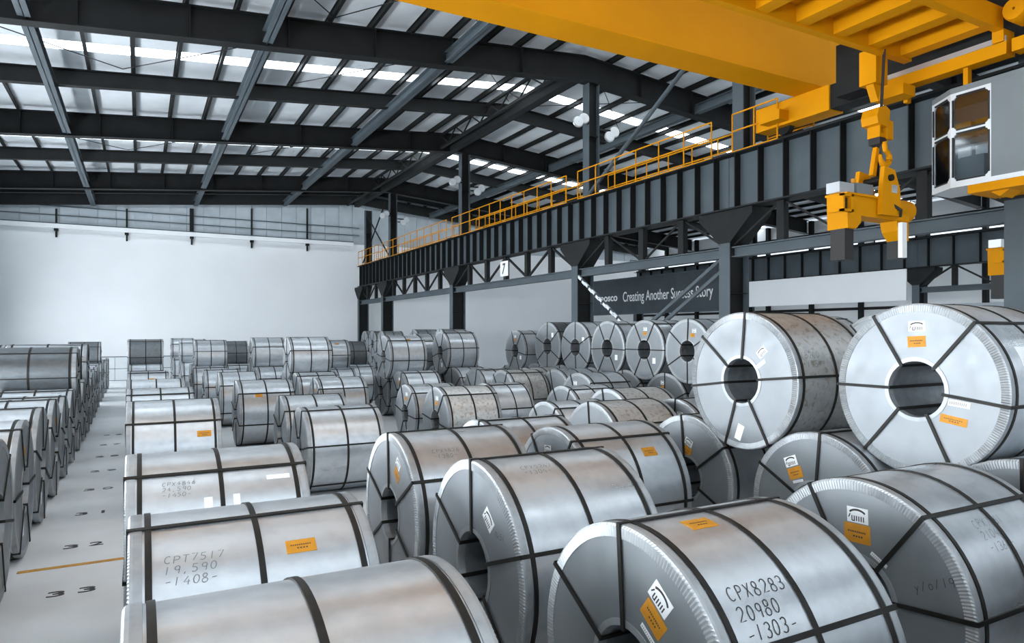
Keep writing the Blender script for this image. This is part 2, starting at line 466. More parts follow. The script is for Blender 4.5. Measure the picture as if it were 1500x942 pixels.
# ------------------------------------------------------------------ columns
def column(x, y, top, label, group):
    t = thing('steel_column', (x, y, 0), label, 'column', group)
    a, b = .36, .19
    def shaft(x0, x1, z0, z1):
        part(MB().box((x0, y - b, z0), (x0 + .03, y + b, z1)), 'flange', 'slate', t)
        part(MB().box((x1 - .03, y - b, z0), (x1, y + b, z1)), 'flange', 'slate', t)
        part(MB().box((x0 + .03, y - .015, z0), (x1 - .03, y + .015, z1)), 'web', 'dark', t)  # darker than the flanges: shade of the recess put into the paint
        z = z0 + 1.5
        while z < z1 - .5:
            part(MB().box((x0 + .03, y - b + .02, z), (x1 - .03, y - .016, z + .02)), 'web_stiffener', 'dark', t)
            z += 2.4
    shaft(x - a, x + a, 0, 5.25)
    shaft(x + .14, x + .62, 6.12, top)
    part(MB().box((x - a - .12, y - b - .12, 0), (x + a + .12, y + b + .12, .03)), 'base_plate', 'dark', t)
    # corbel carrying the crane girder
    part(MB().prism([(y - .19, 5.25), (y + .19, 5.25), (y + .95, 5.95), (y + .95, 6.12), (y - .95, 6.12), (y - .95, 5.95)], 'x', x - .36, x + .36), 'corbel', 'dark', t)
    return t
wc = ['beside the crane cab at the right edge', 'nearest the banner, right of the hazard striped brace', 'left of the banner, at the hazard striped brace', 'second from the back wall', 'closest to the back wall']
for y, w in zip(COLY, wc): column(XC, y, zb(XC + .62) - .005, 'dark steel H column ' + w, 'columns under the ridge')
column(XC, YB - 1.0, zb(XC) - .3, 'dark steel H column standing against the back wall', 'columns under the ridge')
for y, w in zip(COLY[1:], ['at far right behind the crane tong', 'right of the long white panel', 'between white panel and banner', 'behind the left half of the banner']):
    column(X2, y, zb(X2 + .62) - .005, 'distant dark column of the far line ' + w, 'far line columns')

# ------------------------------------------------------------------ crane runway girders
GZ0, GZ1 = 6.14, 7.6
def girder(x, y0, y1, label, group, stiff=.735, rail=True):
    x = x - .17
    t = thing('runway_girder', (x, (y0 + y1) / 2, GZ0), label, 'girder', group)
    part(MB().box((x - .012, y0 + .01, GZ0 + .03), (x + .012, y1 - .01, GZ1 - .03)), 'web', 'slate', t)  # web lighter than stiffeners and flanges: the light it catches is painted in
    part(MB().box((x - .26, y0 + .01, GZ0 - .01), (x + .26, y1 - .01, GZ0 + .03)), 'bottom_flange', 'dark', t)
    part(MB().box((x - .30, y0 + .01, GZ1 - .03), (x + .30, y1 - .01, GZ1)), 'top_flange', 'dark', t)
    n = max(1, int(round((y1 - y0) / stiff))); st = (y1 - y0) / n
    sm = MB().box((-.22, -.012, GZ0 + .03), (-.012, .012, GZ1 - .03)).box((.012, -.012, GZ0 + .03), (.22, .012, GZ1 - .03)).mesh('stiffener', 'dark')
    for k in range(n):
        put('stiffener', sm, t, (0, y0 + st * (k + .5) - (y0 + y1) / 2, -GZ0))
    part(MB().box((x - .06, y0 + .01, GZ1), (x + .06, y1 - .01, GZ1 + .11)), 'crane_rail', 'dark', t)
    return t
spans = [(-.5, 6.45), (6.45, 13.43), (13.43, 20.67), (20.67, 31.85), (31.85, 43.1), (43.1, 48.6)]
wg = ['passing behind the crane cab', 'behind the hanging yellow tong', 'above the banner', 'above the white wall with the number sign', 'in the second bay from the back', 'ending at the back wall']
for (a, b), w in zip(spans, wg): girder(XC, a, b, 'dark ribbed crane runway girder ' + w, 'runway girders')
for (a, b), w in zip(spans[1:5], ['at the far right above the coils', 'behind the right column', 'above the long white panel', 'behind the banner']):
    girder(X2, a, b, 'distant dark ribbed crane girder ' + w, 'far runway girders', stiff=1.25)

# bracing trusses below the girders
def truss(x, y0, y1, label, group, thin):
    x = x - .17
    zc = 5.0
    t = thing('bracing_truss', (x, (y0 + y1) / 2, zc), label, 'truss', group)
    part(MB().box((x - .13, y0 + .2, zc - .14), (x + .13, y1 - .2, zc - .11)).box((x - .012, y0 + .2, zc - .11), (x + .012, y1 - .2, zc + .11)).box((x - .13, y0 + .2, zc + .11), (x + .13, y1 - .2, zc + .14)), 'bottom_chord', 'slate', t)
    n = max(2, int(round((y1 - y0) / 1.82))); st = (y1 - y0) / n
    for k in range(1, n):
        y = y0 + k * st
        part(MB().box((x - .09, y - .11, zc + .14), (x + .09, y + .11, GZ0 - .012)), 'post', 'dark', t)
    for k in range(n):
        a, b = y0 + k * st + .12, y0 + (k + 1) * st - .12
        up = k % 2 == 0
        w = .05 if thin else .075
        part(MB().bar((x, a, zc + .16 if up else GZ0 - .05), (x, b, GZ0 - .05 if up else zc + .16), w, w), 'diagonal', 'dark', t)
    return t
for i, ((a, b), w) in enumerate(zip(spans[1:], ['behind the hanging tong', 'above the banner text', 'with the number sign', 'in the second bay from the back', 'beside the back wall'])):
    truss(XC, a, b, 'dark steel bracing truss under the girder ' + w, 'bracing trusses', i < 2)
truss(X2, spans[1][0], spans[1][1], 'distant truss below the far girder at the far right', 'far trusses', False)
truss(X2, spans[2][0], spans[2][1], 'distant truss below the far girder beside the right column', 'far trusses', False)

# yellow handrails on the girder walkway
def railing(x, y0, y1, label):
    t = thing('walkway_railing', (x, (y0 + y1) / 2, GZ1), label, 'railing', 'yellow walkway railings')
    for z, nm in ((GZ1 + 1.0, 'top_rail'), (GZ1 + .55, 'middle_rail')):
        part(MB().tube([(x, y0, z), (x, y1, z)], .022, 8), nm, 'yellow', t)
    part(MB().box((x - .008, y0, GZ1 + .002), (x + .008, y1, GZ1 + .03)), 'toe_board', 'yellow', t)
    n = max(2, int(round((y1 - y0) / 1.0))); st = (y1 - y0) / n
    for k in range(n + 1):
        y = y0 + k * st
        part(MB().tube([(x, y, GZ1), (x, y, GZ1 + 1.0)], .02, 8), 'post', 'yellow', t)
for (a, b), w in zip([(13.8, 20.3), (21.05, 31.5), (32.2, 42.7), (11.6, 13.05), (43.5, 48.2)], ['between the two nearest columns', 'left of the hazard braced column', 'in the second bay from the back', 'beside the crane girder end', 'next to the back wall']):
    railing(XC - .46, a, b, 'yellow tube handrail on the near girder edge ' + w)
    railing(XC + .88, a, b, 'yellow tube handrail on the far walkway edge ' + w)
    t = tag(MB().box((XC + .135, a, GZ1 - .03), (XC + .9, b, GZ1 - .002)).build('walkway_plate', 'dark'), 'narrow dark walkway plate on the girder ' + w, 'walkway', 'walkway plates')

# ------------------------------------------------------------------ braces between the columns
def brace(p, q, w, label, stripe=False, m='slate', group='column braces'):
    t = thing('column_brace', q, label, 'brace', group)
    p, q = Vector(p), Vector(q)
    for s in (-1, 1):
        o = Vector((0, .13 * s, .1 * s))
        part(MB().bar(p + o, q + o, w, w), 'brace_bar', m, t)
        if stripe:
            n = 16
            for k in range(n):
                a = p + o + (q - p) * ((k + .1) / n) + Vector((-w * .3, 0, 0)); b = p + o + (q - p) * ((k + .55) / n) + Vector((-w * .3, 0, 0))
                part(MB().bar(a, b, w * .7, w * 1.06), 'white_stripe', 'hazard', t)
    return t
brace((XC - .28, 20.4, 4.8), (XC - .28, 13.75, .35), .085, 'hazard striped diagonal brace left of the banner text', True)
brace((XC - .02, 13.7, 4.8), (XC - .02, 20.35, .95), .10, 'plain diagonal double brace crossing the banner text', False)
t = tag(MB().tube([(XC, 13.6, 11.7), (XC, 20.4, 7.75)], .07, 10).build('brace_rod', 'slate'), 'long slim diagonal brace between the two nearest columns above the railing', 'brace')
tag(MB().tube([(XC, 43.35, 11.5), (XC, 48.6, 7.9)], .05, 8).build('brace_rod', 'dark'), 'slim diagonal brace in the last bay, falling toward the back wall', 'brace')
tag(MB().tube([(XC + .2, 43.35, 7.9), (XC + .2, 48.6, 11.5)], .05, 8).build('brace_rod', 'dark'), 'slim diagonal brace in the last bay, rising toward the back wall', 'brace')

# ------------------------------------------------------------------ banner, white panels and signs of the far line
bn = thing('banner', (X2 - .55, 41, 4.45), 'long dark banner reading Creating Another Success Story on the far line', 'banner')
part(MB().box((X2 - .60, 33.0, 4.4), (X2 - .54, 48.9, 7.15)), 'cloth', 'banner', bn)
part(MB().box((X2 - .62, 33.0, 7.15), (X2 - .50, 48.9, 7.25)).box((X2 - .62, 33.0, 4.3), (X2 - .50, 48.9, 4.4)), 'frame', 'slate', bn)
def wall_text(txt, w, h, y, z, parent, m='tagwhite', bold=0.0):
    me = text_mesh(txt, 1.0, m, 'lettering', fit=(w, h), bold=bold)
    o = put('lettering', me, parent)
    # text plane faces -X: local x -> -Y, local y -> Z
    o.matrix_local = Matrix(((0, 0, -1, X2 - .605 - parent.location.x), (-1, 0, 0, y - parent.location.y), (0, 1, 0, z - parent.location.z), (0, 0, 0, 1)))
    return o
wall_text('Creating Another Success Story', 9.9, 1.05, 39.35, 5.6, bn, bold=.006)
wall_text('posco', 2.3, .62, 46.2, 5.55, bn, bold=.02)
hp = tag(MB().box((X2 - .44, 21.1, 4.5), (X2 - .37, 31.4, 6.12)).build('hung_panel', 'white'), 'long blank white panel hung below the far girder right of banner', 'panel')
hp2 = tag(MB().box((X2 + 1.2, 10.0, 3.0), (X2 + 1.3, 19.6, 4.3)).build('hung_panel', 'clad'), 'grey blank panel behind the far truss at the right edge', 'panel')

# number plate on the bracing truss
for y in (34.0, 37.5, 41.0, 44.5, 48.0):
    part(MB().box((X2 - .55, y - .04, 6.2), (X2 - .40, y + .04, 6.3)), 'hanger_bracket', 'dark', bn)
sg = thing('number_sign', (XC - .30, 26.26, 5.55), 'small white plate with black number 7 on the bracing truss', 'sign')
part(MB().box((XC - .29, 25.91, 5.3), (XC - .26, 26.61, 5.95)), 'plate', 'white', sg)
me = text_mesh('7', .5, 'ink', 'lettering', fit=(.3, .48), shear=.2, bold=.01)
o = put('lettering', me, sg); o.matrix_local = Matrix(((0, 0, -1, .004), (-1, 0, 0, 0), (0, 1, 0, .07), (0, 0, 0, 1)))

# ------------------------------------------------------------------ lamps
def floodlight(x, y, z, dx, label):
    t = thing('floodlight', (x, y, z), label, 'lamp', 'floodlights on the columns')
    part(MB().bar((x, y + .02, z), (x + dx * .55, y - .1, z - .02), .06, .06), 'arm', 'dark', t)
    c = (x + dx * .55, y - .15, z - .05)
    mb = MB().lathe_x([(-.02, .02), (.02, .19), (.05, .205), (.18, .13), (.26, .08), (.26, .02)], 20)
    # turn the lathe so that it faces down and toward -Y
    R = Matrix.Rotation(math.radians(-70), 3, 'Z') @ Matrix.Rotation(math.radians(-35), 3, 'Y') if True else None
    mb.v = [tuple(Vector(v) @ Matrix.Rotation(math.radians(-75), 3, 'Z') + Vector(c)) for v in mb.v]
    part(mb, 'reflector', 'silver', t)
    g = MB().lathe_x([(-.03, .01), (-.025, .17), (-.01, .17), (-.01, .01)], 20)
    g.v = [tuple(Vector(v) @ Matrix.Rotation(math.radians(-75), 3, 'Z') + Vector(c)) for v in g.v]
    part(g, 'lens', 'lampwhite', t)
for y, w in ((20.67, 'the column left of the banner'), (31.85, 'the second column from the back'), (43.1, 'the column closest to the back wall')):
    for k, (dx, zz, ww) in enumerate([(-1, 10.45, 'lower lamp left of'), (-.55, 10.6, 'upper lamp left of'), (1, 10.3, 'lower lamp right of'), (.6, 10.1, 'upper lamp right of')]):
        floodlight(XC + (.63 if dx > 0 else .13), y - .22, zz, dx * (1.0 if abs(dx) == 1 else 1.0), 'round metal floodlight, %s %s' % (ww, w))
def globe(x, y, z, label):
    t = thing('globe_lamp', (x, y, z), label, 'lamp', 'white globe lamps of the right bay')
    part(MB().ball((x, y, z), .2), 'globe', 'lampwhite', t)
    part(MB().tube([(x, y, z + .19), (x, y, z + .6)], .02, 6).box((x - .02, y - .02, z + .56), (X2 + .14, y + .02, z + .6)), 'bracket', 'dark', t)
for (x, y, z, w) in [(X2 - .8, 20.67, 8.9, 'near the tong'), (X2 - .8, 31.85, 8.6, 'above the right end of the banner'), (X2 - .8, 43.1, 8.0, 'above the left end of the banner')]:
    globe(x, y, z, 'small white globe lamp on the far line ' + w)

# ------------------------------------------------------------------ steel coils
R0, L0, RB = .85, 1.30, .285
def coil_meshes(body, far=False):
    n = 72
    me = {}
    me['coil_body'] = MB().lathe_x([(0, RB), (0, R0 - .02), (.02, R0), (L0 - .02, R0), (L0, R0 - .02), (L0, RB)], n).mesh('coil_body', body)
    return me['coil_body']
BODY = {k: coil_meshes(k) for k in ('steel', 'rusty', 'dull')}
def sheet_mesh():
    return MB().lathe_x([(-.004, RB + .01), (-.004, R0 - .03), (.003, R0 - .03), (.003, RB + .01)], 72).mesh('end_sheet', 'face')
SHEET = sheet_mesh()
BORE = MB().lathe_x([(.03, RB - .006), (L0 - .03, RB - .006), (L0 - .03, RB + .004), (.03, RB + .004)], 48).mesh('bore_lining', 'bore')
def ring_mesh(plain):
    n = 96 if plain else 440
    def wob(i, j):
        if plain: return (0, 0)
        up = j % 2
        if i in (0, 1): return (-.006 * up, 0)
        return (0, 0)
    # face lip, rounded corner, barrel lip
    return MB().lathe_x([(-.007, R0 - .075), (-.009, R0 - .012), (-.004, R0 + .004), (.012, R0 + .007), (.055, R0 + .006), (.056, R0 - .004), (.004, R0 - .02), (-.002, R0 - .075)], n, smooth=plain, wob=wob).mesh('edge_ring', 'ring')
RING_N, RING_F = ring_mesh(False), ring_mesh(True)
BRING = MB().lathe_x([(-.010, RB + .035), (-.011, RB - .004), (.05, RB - .012), (.05, RB - .002), (.004, RB + .004), (-.004, RB + .035)], 56).mesh('bore_ring', 'ring')
BAND = MB().lathe_x([(-.017, R0 + .001), (-.017, R0 + .010), (.017, R0 + .010), (.017, R0 + .001)], 72).mesh('band_strap', 'strap')
def eye_mesh():
    w = .0155; mb = MB()
    mb.box((-.02, -w, R0 + .001), (L0 + .02, w, R0 + .014))
    mb.box((-.022, -w, RB - .02), (-.011, w, R0 + .014))
    mb.box((L0 + .011, -w, RB - .02), (L0 + .022, w, R0 + .014))
    mb.box((-.022, -w, RB - .024), (L0 + .022, w, RB - .014))
    return mb.mesh('eye_strap', 'strap')
EYE = eye_mesh()

# stroke lettering as written with a marker
def arc(cx, cy, rx, ry, a0, a1, n=10):
    return [(cx + rx*math.cos(math.radians(a0 + (a1-a0)*i/n)), cy + ry*math.sin(math.radians(a0 + (a1-a0)*i/n))) for i in range(n+1)]
GL = {
 'C': [arc(.35, .5, .32, .5, 50, 310)], 'P': [[(.1, 0), (.12, 1)], [(.12, 1)] + arc(.3, .75, .3, .25, 90, -90) + [(.1, .5)]],
 'X': [[(.05, 0), (.6, 1)], [(.05, 1), (.6, 0)]], 'T': [[(.0, 1), (.62, 1)], [(.3, 1), (.28, 0)]],
 '0': [arc(.32, .5, .28, .5, 90, 450, 16)], '1': [[(.3, 1), (.26, 0)]],
 '2': [arc(.3, .72, .27, .28, 160, -40) + [(.02, 0), (.6, .03)]],
 '3': [arc(.28, .76, .26, .24, 150, -80) + arc(.28, .26, .3, .27, 80, -150)],
 '4': [[(.4, 1), (.03, .35), (.62, .38)], [(.48, .62), (.44, 0)]],
 '5': [[(.58, 1), (.15, 1), (.1, .58)] + arc(.28, .3, .28, .3, 100, -140)],
 '6': [[(.45, 1), (.12, .45)] + arc(.32, .26, .25, .26, 160, -200, 14)],
 '7': [[(.03, .97), (.6, 1), (.22, 0)]], '8': [arc(.32, .76, .22, .24, -90, 270, 14), arc(.32, .26, .28, .26, 90, 450, 14)],
 '9': [arc(.33, .72, .25, .27, 20, 380, 14) + [(.5, 0)]], '-': [[(.08, .48), (.55, .52)]], ',': [[(.3, .1), (.2, -.15)]], 'M': [[(0, 0), (.1, 1), (.3, .4), (.55, 1), (.62, 0)]], 'k': [[(.1, 1), (.08, 0)], [(.5, .6), (.1, .3), (.55, 0)]],
 'y': [[(.05, .6), (.3, .2)], [(.55, .6), (.15, -.3)]], '/': [[(.1, 0), (.5, 1)]], 'o': [arc(.3, .3, .24, .3, 90, 450, 12)],
}
def strokes(lines, h):
    """list of ((u,v) polylines): u to the right, v upward; first line on top"""
    out = []; adv = .86 * h
    for r, ln in enumerate(lines):
        for c, ch in enumerate(ln):
            for pl in GL.get(ch, []):
                jx, jy = random.uniform(-.05, .05) * h, random.uniform(-.07, .07) * h
                out.append([(c*adv + x*h*.95 + .12*h*y + jx, -r*h*1.45 + y*h + jy) for x, y in pl])
    w = max(len(l) for l in lines) * adv
    return [[(u - w/2, v + (len(lines)-1)*h*.72 - h/2) for u, v in pl] for pl in out]
def ribbon(pls, wdt, to3d, off):
    """ribbon with real thickness following a surface through to3d(u, v, height)"""
    mb = MB()
    for pl in pls:
        base = len(mb.v)
        for i, (u, v) in enumerate(pl):
            a = pl[max(0, i-1)]; b = pl[min(len(pl)-1, i+1)]
            dx, dy = b[0]-a[0], b[1]-a[1]; l = math.hypot(dx, dy) or 1
            nx, ny = -dy/l*wdt/2, dx/l*wdt/2
            mb.v += [to3d(u+nx, v+ny, off), to3d(u-nx, v-ny, off)]
        for i in range(len(pl)-1):
            mb.f.append((base+2*i, base+2*i+1, base+2*i+3, base+2*i+2)); mb.sm.append(False)
    return mb
def barrel_map(x0, phi0):
    """u along the coil axis, v up the barrel; phi from the crown toward the camera side"""
    def f(u, v, h):
        ph = math.radians(phi0) - v / R0
        r = R0 + h
        return (x0 + u, -r*math.sin(ph), r*math.cos(ph))
    return f
def face_map(rad, phi, tilt):
    """on the end face looking from -X: u right (-Y), v up"""
    cy, cz = -rad*R0*math.sin(math.radians(phi)), rad*R0*math.cos(math.radians(phi)); t = math.radians(tilt)
    def f(u, v, h): return (-.004 - h, cy - (u*math.cos(t) - v*math.sin(t)), cz + u*math.sin(t) + v*math.cos(t))
    return f
def patch(w, hgt, to3d, th, nu=4, nv=6):
    mb = MB()
    for h in (.0005, th):
        for j in range(nv+1):
            for i in range(nu+1): mb.v.append(to3d((i/nu-.5)*w, (j/nv-.5)*hgt, h))
    s = (nu+1)*(nv+1)
    for j in range(nv):
        for i in range(nu):
            a = j*(nu+1)+i
            mb.f.append((s+a, s+a+1, s+a+nu+2, s+a+nu+1)); mb.sm.append(False)
            mb.f.append((a, a+nu+1, a+nu+2, a+1)); mb.sm.append(False)
    for i in range(nu):
        for a, b in ((i, i+1), (nv*(nu+1)+i+1, nv*(nu+1)+i)):
            mb.f.append((a, b, s+b, s+a)); mb.sm.append(False)
    for j in range(nv):
        for a, b in (((j+1)*(nu+1), j*(nu+1)), (j*(nu+1)+nu, (j+1)*(nu+1)+nu)):
            mb.f.append((a, b, s+b, s+a)); mb.sm.append(False)
    return mb
def orange_label(root, fm, w=.20, h=.125):
    o = patch(w, h, fm, .003).build('orange_label', 'orange', root, (0, 0, R0))
    pl = [[(-.35*w + i*.07*w, .08*h), (-.35*w + i*.07*w + .045*w, .08*h)] for i in range(10)] + [[(-.15*w + i*.1*w, -.16*h), (-.15*w + i*.1*w + .06*w, -.16*h)] for i in range(4)]
    ribbon(pl, h*.09, fm, .0042).build('print', 'ink', o)
def white_tag(root, fm, w=.17, h=.115):
    o = patch(w, h, fm, .003).build('white_tag', 'tagwhite', root, (0, 0, R0))
    pl = [[(x*w, y*h) for x, y in arc(0, .02, .40, .33, 25, 155, 10)]]
    ribbon(pl, h*.13, fm, .0042).build('print', 'ink', o)
    pl = [[(-.26*w + i*.11*w, -.38*h), (-.26*w + i*.11*w, -.05*h)] for i in range(6)] + [[(-.42*w, -.2*h), (-.34*w, .05*h)], [(-.26*w, -.38*h), (-.12*w, -.38*h)]]
    ribbon(pl, h*.075, fm, .0042).build('print', 'ink', o)
def strip_tag(root, fm, w=.14, h=.028):
    o = patch(w, h, fm, .003).build('white_tag', 'tagwhite', root, (0, 0, R0))
    ribbon([[(-.4*w + i*.09*w, -.25*h), (-.4*w + i*.09*w, .25*h)] for i in range(9)], h*.12, fm, .0042).build('print', 'pencil', o)
def paper(root, fm, w, h):
    patch(w, h, fm, .003).build('paper_sheet', 'tagwhite', root, (0, 0, R0))
def writing(root, fm, lines, h, wd=.008, m='ink'):
    ribbon(strokes(lines, h), wd, fm, .0022).build('marker_writing', m, root, (0, 0, R0))

def coil(x0, y, zc, r, l, label, group, kind='steel', angles=None, near=False):
    t = thing('steel_coil', (x0, y, zc - r), label, 'steel coil', group)
    t.scale = (l / L0, r / R0, r / R0)
    c = (0, 0, R0)
    put('coil_body', BODY[kind], t, c)
    o = put('end_sheet', SHEET, t, c)
    o = put('end_sheet', SHEET, t, (L0, 0, R0)); o.rotation_euler = (0, 0, PI)
    put('bore_lining', BORE, t, c)
    rm = RING_N if near else RING_F
    put('edge_ring', rm, t, c)
    o = put('edge_ring', rm, t, (L0, 0, R0)); o.rotation_euler = (0, 0, PI)
    put('bore_ring', BRING, t, c)
    o = put('bore_ring', BRING, t, (L0, 0, R0)); o.rotation_euler = (0, 0, PI)
    for bx in (.085, L0 / 2, L0 - .085): put('band_strap', BAND, t, (bx, 0, R0))
    if angles is None:
        a0 = random.uniform(0, 60); angles = [a0 + 60 * k + random.uniform(-6, 6) for k in range(6)]
    for a in angles:
        o = put('eye_strap', EYE, t, c); o.rotation_euler = (math.radians(a), 0, 0)
    return t
# floor coils: row -> list of (x0, y, radius, length)
FLOOR = {
 'A': [(-2.62,8.85,.86,1.32),(-2.58,10.68,.86,1.28),(-2.66,12.5,.855,1.36),(-2.62,14.35,.84,1.32),(-2.62,16.12,.80,1.32),(-2.62,17.85,.80,1.32),
       (-2.62,19.6,.80,1.32),(-2.62,21.3,.80,1.32),(-2.6,23.0,.80,1.3),(-2.6,25.0,.80,1.28),(-2.6,26.8,.80,1.26),(-2.6,28.6,.8,1.24),(-2.6,30.4,.8,1.22),
       (-2.6,33.0,.78,1.2),(-2.6,34.8,.78,1.2),(-2.6,37.5,.78,1.2),(-2.6,40.0,.78,1.2)],
 'Z': [(-4.64,21.0,.8,1.4),(-4.64,22.8,.8,1.4),(-4.64,24.6,.8,1.4),(-4.64,27.0,.8,1.4),(-4.64,29.5,.8,1.4)],
 'B': [(-.05,3.08,.86,1.37),(-.05,4.95,.83,1.41),(-.1,7.12,.86,1.47),(-.18,12.67,.86,1.33),(-.22,15.5,.86,1.16),(-.26,18.5,.86,1.2),(-.3,22.4,.86,1.02),(-.32,27.3,.86,1.02),(-.32,29.05,.82,1.02)],
 'C': [(2.46,3.13,.864,1.303),(2.45,5.17,.885,1.33),(2.4,7.18,.87,1.38),(2.5,12.5,.75,1.35),(2.6,15.0,.75,1.30),(2.13,18.5,.81,1.3),(2.1,22.6,.81,1.1),(1.9,25.2,.8,1.1),
       (1.72,27.6,.8,1.1),(1.72,29.35,.8,1.1),(1.55,32.0,.8,1.1),(1.55,33.75,.8,1.1),(1.4,37.0,.8,1.1),(1.4,38.75,.8,1.1)],
 'D': [(4.78,3.3,.86,1.36),(4.36,6.98,.85,1.42),(4.2,8.75,.80,1.35),(4.35,19.7,.78,1.35),(4.2,21.7,.80,1.25),(4.2,23.45,.80,1.25),(3.65,26.0,.8,1.2),(3.65,27.75,.8,1.2),(3.05,30.0,.78,1.0),(3.05,31.7,.78,1.0)],
 'E': [(6.8,3.1,.86,1.35),(6.65,5.1,.86,1.40),(6.62,7.12,.85,1.35),(6.85,9.7,.82,1.40),(6.9,11.32,.75,1.25),(6.0,14.7,.79,1.33),(6.0,16.75,.75,1.25),
       (7.3,21.0,.80,1.2),(7.3,22.85,.80,1.2),(5.55,24.7,.78,1.25),(5.55,26.4,.78,1.25),(7.0,27.1,.78,1.2),(7.0,28.8,.78,1.2)],
 'F': [(8.5,9.45,.82,1.3),(8.6,11.6,.83,1.35),(8.6,13.35,.8,1.2),(7.36,14.95,.80,1.0),(9.45,18.0,.86,1.2),(9.4,19.8,.84,1.15),(9.4,21.5,.82,1.1),(9.4,23.2,.82,1.1),(9.0,24.9,.82,1.15)],
 'J': [(10.3,15.2,.88,1.25),(10.72,17.05,.88,1.15),(10.72,18.85,.86,1.15)],
 'G': [(12.55,5.62,.87,1.15),(12.55,7.36,.87,1.15),(12.55,9.10,.87,1.15),(12.55,10.85,.87,1.15),(12.55,12.59,.87,1.15),(12.55,14.33,.87,1.15),(12.55,16.07,.87,1.15),(12.55,17.81,.87,1.15),(12.55,19.56,.87,1.15),(12.55,21.30,.87,1.15),(12.4,23.1,.80,1.2),
       (12.4,29.0,.84,1.3),(12.4,30.75,.84,1.3),(12.4,32.5,.84,1.3),(12.4,34.25,.84,1.3),(12.4,37.9,.82,1.2),(12.4,39.6,.82,1.2),(12.4,41.3,.82,1.2),(12.4,43.0,.82,1.2)],
}
# upper coils: row, index of nearer floor coil, radius, x0, length (rest on that coil and the next)
UPPER = [
 ('A',5,.60,-3.02,1.75),('A',7,.60,-3.05,1.78),('A',13,.60,-2.62,1.15),("Z",1,.60,-4.72,1.4),
 ('B',7,.60,-.38,1.12),
 ('C',8,.62,1.8,1.1),('C',10,.62,1.52,1.0),('C',12,.62,1.36,1.0),
 ('D',4,.68,4.12,1.25),('D',6,.66,3.62,1.12),('D',8,.60,3.05,.92),
 ('E',0,.86,6.88,1.36),('E',1,.85,6.6,1.35),('E',7,.72,7.1,1.25),('E',9,.64,5.5,1.3),('E',11,.60,7.05,1.15),
 ('F',6,.74,9.3,1.15),('F',7,.70,8.95,1.15),
 ('G',0,.84,12.55,1.12),('G',1,.84,12.55,1.12),('G',2,.84,12.55,1.12),('G',3,.84,12.55,1.12),('G',4,.84,12.55,1.12),('G',5,.84,12.55,1.12),('G',6,.84,12.55,1.12),('G',7,.84,12.55,1.12),('G',8,.84,12.55,1.12),('G',9,.76,12.3,1.2),
 ('G',11,.78,12.4,1.25),('G',13,.78,12.4,1.2),('G',15,.76,12.4,1.2),('G',16,.76,12.4,1.2),('G',17,.76,12.4,1.2),
]
def rest(y1,r1,y2,r2,r):
    a,b=r1+r,r2+r
    d=math.hypot(y2-y1,r2-r1); l=(a*a-b*b+d*d)/(2*d); h=math.sqrt(a*a-l*l)
    ey,ez=(y2-y1)/d,(r2-r1)/d
    return y1+ey*l-ez*h, r1+ez*l+ey*h

ROWNAME = {'A': 'row left of the aisle', 'Z': 'outermost row at far left', 'B': 'row right of the aisle', 'C': 'second row right of aisle', 'D': 'third row right of aisle',
           'E': 'fourth row right of aisle', 'F': 'fifth row right of aisle', 'J': 'sixth row right of aisle', 'G': 'row beside the dark columns'}
LABEL = {
 ('B', 0): 'bare silver steel coil at the very front, right beside the aisle',
 ('B', 1): 'steel coil with orange label on its barrel and handwritten 19,590 and 1408',
 ('B', 2): 'steel coil with handwritten CPX4846 and 24,590, beside the aisle',
 ('C', 0): 'foreground steel coil with large handwritten CPX8283 20980 on its barrel',
 ('C', 1): 'steel coil with open bore and white face tag, directly behind the CPX8283 coil',
 ('C', 2): 'steel coil with small orange face label, third from front in second row',
 ('D', 0): 'large steel coil cut by the right frame edge, tagged white above orange',
 ('D', 1): 'steel coil with an orange label on its barrel, behind the foreground pair',
 ('E', 1): 'floor coil under the two big upright white faces, tagged white above orange',
 ('E', 2): 'floor coil with shaded orange tagged face, below the left big upper coil',
 ('U', 'E', 0): 'largest upper coil at right, bright white face with two orange labels',
 ('U', 'E', 1): 'upper coil with bright white face and white paper, left of the largest',
 ('C', 5): 'steel coil with small orange mark on its barrel top, sixth in second row',
 ('U', 'A', 5): 'dark grey upper coil at the left edge, nearest on the left stack',
}
ANG = {('B', 0): [-58, 4 - 66, 70, 130, -170, -110], ('B', 1): [14, 74, 134, -166, -106, -46], ('B', 2): [31, 91, 151, -149, -89, -29], ('B', 3): [49, 109, 169, -131, -71, -11],
       ('C', 0): [-4, 61, 118, 178, -122, -60], ('C', 1): [-2, 69, 130, 178, -122, -60], ('C', 2): [-3, 57, 117, 177, -123, -66], ('D', 0): [36, 84, 150, -150, -90, -28],
       ('D', 1): [30, 90, 150, -150, -90, -34], ('E', 1): [5, 65, 125, -175, -115, -62], ('E', 2): [54, 114, 174, -126, -66, -6],
       ('U', 'E', 0): [40, 97, 155, -141, -90, -31], ('U', 'E', 1): [5, 84, 150, -163, -98, -50], ('U', 'G', 5): [30, 90, 150, -150, -90, -30], ('U', 'G', 6): [28, 92, 148, -148, -92, -30]}
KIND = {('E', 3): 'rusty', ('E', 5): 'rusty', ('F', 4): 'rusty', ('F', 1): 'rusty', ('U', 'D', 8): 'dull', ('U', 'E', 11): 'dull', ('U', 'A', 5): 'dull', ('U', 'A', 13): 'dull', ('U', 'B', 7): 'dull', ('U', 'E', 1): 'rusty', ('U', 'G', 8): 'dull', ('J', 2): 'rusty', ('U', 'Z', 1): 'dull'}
COILS = {}
